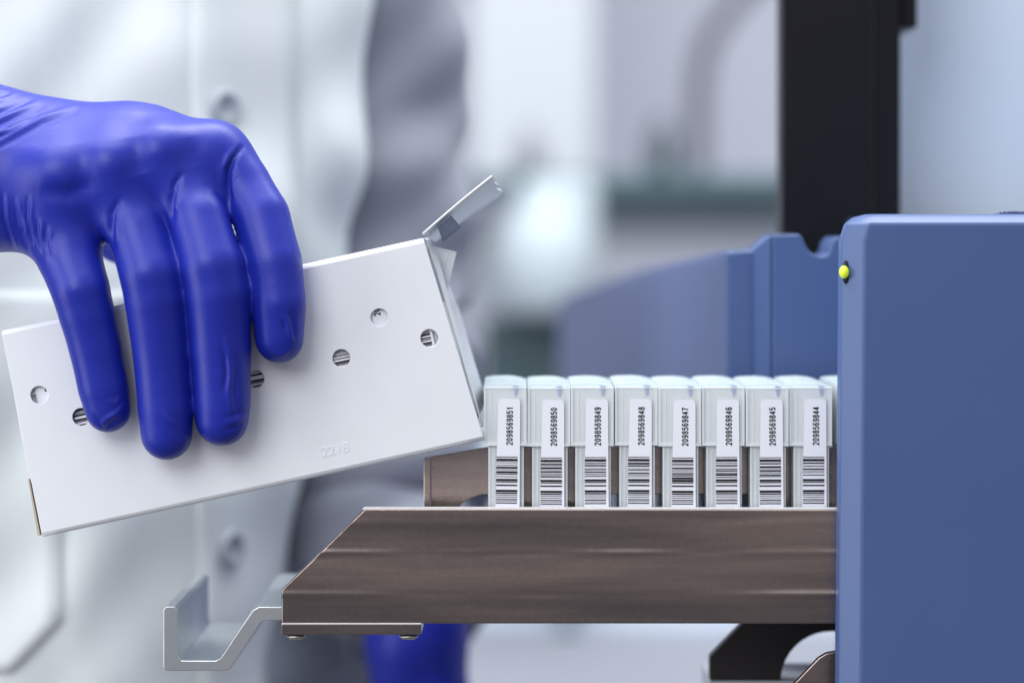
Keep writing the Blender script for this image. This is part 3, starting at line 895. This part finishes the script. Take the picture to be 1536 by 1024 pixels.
# ================================================================ ROOM BEHIND
w_ = prism('wall', rect(-2500,-1200,3200,2400), 11000, 11100, M['wall'], None, bevel=0); tag(w_, kind='structure')
o = prism('wall_panel', rect(705,-1200,892,272), 8600, 8700, M['panelw'], None, bevel=10); tag(o, 'tall pale panel on the wall left of the grey tap', 'panel')
bench = thing('glass_shelf', 'green edged glass shelf with dark drawers under it, far behind', 'shelf', loc=V(930,700,7200))
cadopt(prism('glass_top', rect(700,262,1300,286), 7000, 8300, M['glassedge'], None, bevel=8), bench)
cadopt(prism('drawer_unit', rect(900,289,1300,348), 7100, 8200, M['darkgrey'], None, bevel=8), bench)
cadopt(prism('lower_panel', rect(872,352,1300,560), 7150, 8200, M['midgrey'], None, bevel=8), bench)
o = prism('drawer_cabinet', rect(560,300,742,600), 7400, 8200, M['midgrey'], None, bevel=8); tag(o, 'grey cabinet far behind the right end of the box', 'cabinet')
o = prism('dark_bin', rect(722,478,868,600), 5600, 6300, M['darkteal'], None, bevel=20); tag(o, 'dark teal bin low in the blurred background above the first cassettes', 'bin')
def lathe(name, x, y, d, prof, m, n=32):
    X, Y, Z = W(x, y, d); bm = bmesh.new()
    rg = [[bm.verts.new(Vector((X+r*math.cos(2*math.pi*k/n), Y+r*math.sin(2*math.pi*k/n), Z+h))*S) for k in range(n)] for r, h in prof]
    for a, b in zip(rg[:-1], rg[1:]):
        for k in range(n): bm.faces.new((a[k], a[(k+1)%n], b[(k+1)%n], b[k])).smooth = True
    bm.faces.new(rg[0][::-1]); bm.faces.new(rg[-1])
    return finish(name, bm, m, None)
kk = (D+5600)/D
o = lathe('white_jug', 820, 470, 5600, [(150,0),(190,40),(195,250),(160,330),(100,400),(85,480),(70,490)], M['whitepl']); tag(o, 'white plastic jug far behind, above the dark bin', 'jug')
o = lathe('white_canister', 866, 470, 6200, [(70,0),(80,30),(80,480),(50,520)], M['whitepl']); tag(o, 'slim white canister far behind, right of the white jug', 'canister')
o = lathe('small_bottle', 795, 262, 7200, [(55,0),(58,120),(30,170),(25,210)], M['midgrey']); tag(o, 'small grey bottle on the glass shelf, before the pale wall panel', 'bottle')
o = lathe('dark_bottle', 992, 262, 7200, [(60,0),(62,150),(35,190),(30,240)], M['darkgrey']); tag(o, 'dark bottle on the glass shelf beside the curved tap', 'bottle')
tp_ = tube('curved_tap', [W(1046,264,7150), W(1046,200,7150), W(1048,120,7150), W(1060,60,7150), W(1085,25,7150), W(1130,-30,7150), W(1180,-60,7150)], 44, M['tap'])
tag(tp_, 'grey curved tap rising from the glass shelf', 'tap')
o = prism('base_cabinet', rect(440,610,1500,1500), 6600, 7600, M['cab'], None, bevel=8); tag(o, 'pale base cabinet far behind, below the steel tray', 'cabinet')
o = prism('green_pipe', rect(838,880,866,1500), 6400, 6500, M['glassedge'], None, bevel=8); tag(o, 'thin dark green upright strip in the blur below the tray', 'pipe')
o = prism('floor', rect(-2500,1700,3200,1702), 600, 10900, M['midgrey'], None, bevel=0); tag(o, kind='structure')

# ================================================================ LIGHT
world = bpy.data.worlds.new('World'); bpy.context.scene.world = world; world.use_nodes = True
nt = world.node_tree; bg = nt.nodes['Background']; bg.inputs['Strength'].default_value = 0.85
tc = nt.nodes.new('ShaderNodeTexCoord'); sx = nt.nodes.new('ShaderNodeSeparateXYZ'); mr = nt.nodes.new('ShaderNodeMapRange')
mr.inputs['From Min'].default_value = -1; mr.inputs['From Max'].default_value = 1
cr = nt.nodes.new('ShaderNodeValToRGB'); nt.links.new(tc.outputs['Generated'], sx.inputs[0]); nt.links.new(sx.outputs['Z'], mr.inputs['Value'])
nt.links.new(mr.outputs[0], cr.inputs['Fac']); nt.links.new(cr.outputs['Color'], bg.inputs['Color'])
el = cr.color_ramp.elements
el[0].position = 0.0; el[0].color = (0.20,0.20,0.22,1)
el[1].position = 1.0; el[1].color = (0.85,0.94,1.05,1)
for p, c in ((0.44,(0.24,0.235,0.25,1)),(0.54,(0.36,0.34,0.345,1)),(0.66,(0.62,0.66,0.70,1))):
    e_ = el.new(p); e_.color = c
def area(name, loc, tgt, size, power, col=(1,1,1), sy=None):
    l = bpy.data.lights.new(name, 'AREA'); l.energy = power; l.size = size; l.color = col
    if sy: l.shape = 'RECTANGLE'; l.size_y = sy
    o = bpy.data.objects.new(name, l); C.objects.link(o); o.location = loc
    d = Vector(tgt)-Vector(loc); o.rotation_euler = d.to_track_quat('-Z','Y').to_euler()
    return o
area('ceiling_lamp', (-0.25,0.05,1.0), (-0.05,0.05,-0.02), 1.0, 12.5, (0.99,1,1))
area('front_lamp', (-0.8,-1.6,1.0), (0,0,-0.05), 1.1, 19.0, (0.97,0.985,1.0))
area('left_bevel_lamp', (-1.3,-0.5,-0.02), (0,0,-0.08), 0.55, 8.5, (0.96,0.985,1.0), sy=1.2)  # unseen lamp added at the left for the blue bevel's reflection
area('room_lamp', (0.3,0.65,1.3), (0.1,1.9,-0.2), 1.2, 34, (0.97,1,1))

# ================================================================ CAMERA
cam = bpy.data.cameras.new('camera'); co = bpy.data.objects.new('camera', cam); C.objects.link(co)
co.location = (0, -D*S, 0); co.rotation_euler = (R(90), 0, 0)
cam.sensor_width = 36; cam.sensor_fit = 'HORIZONTAL'; cam.lens = 36*D/1536
cam.shift_y = -(512-HY)/1536
cam.clip_start = 0.02; cam.clip_end = 60
cam.dof.use_dof = True; cam.dof.focus_distance = D*S; cam.dof.aperture_fstop = 3.8
sc = bpy.context.scene; sc.camera = co
sc.view_settings.view_transform = 'Standard'; sc.view_settings.look = 'None'; sc.view_settings.exposure = 0.08; sc.view_settings.gamma = 1
sc.render.resolution_x = 1024; sc.render.resolution_y = 682
sc.cycles.max_bounces = 10; sc.cycles.transparent_max_bounces = 24
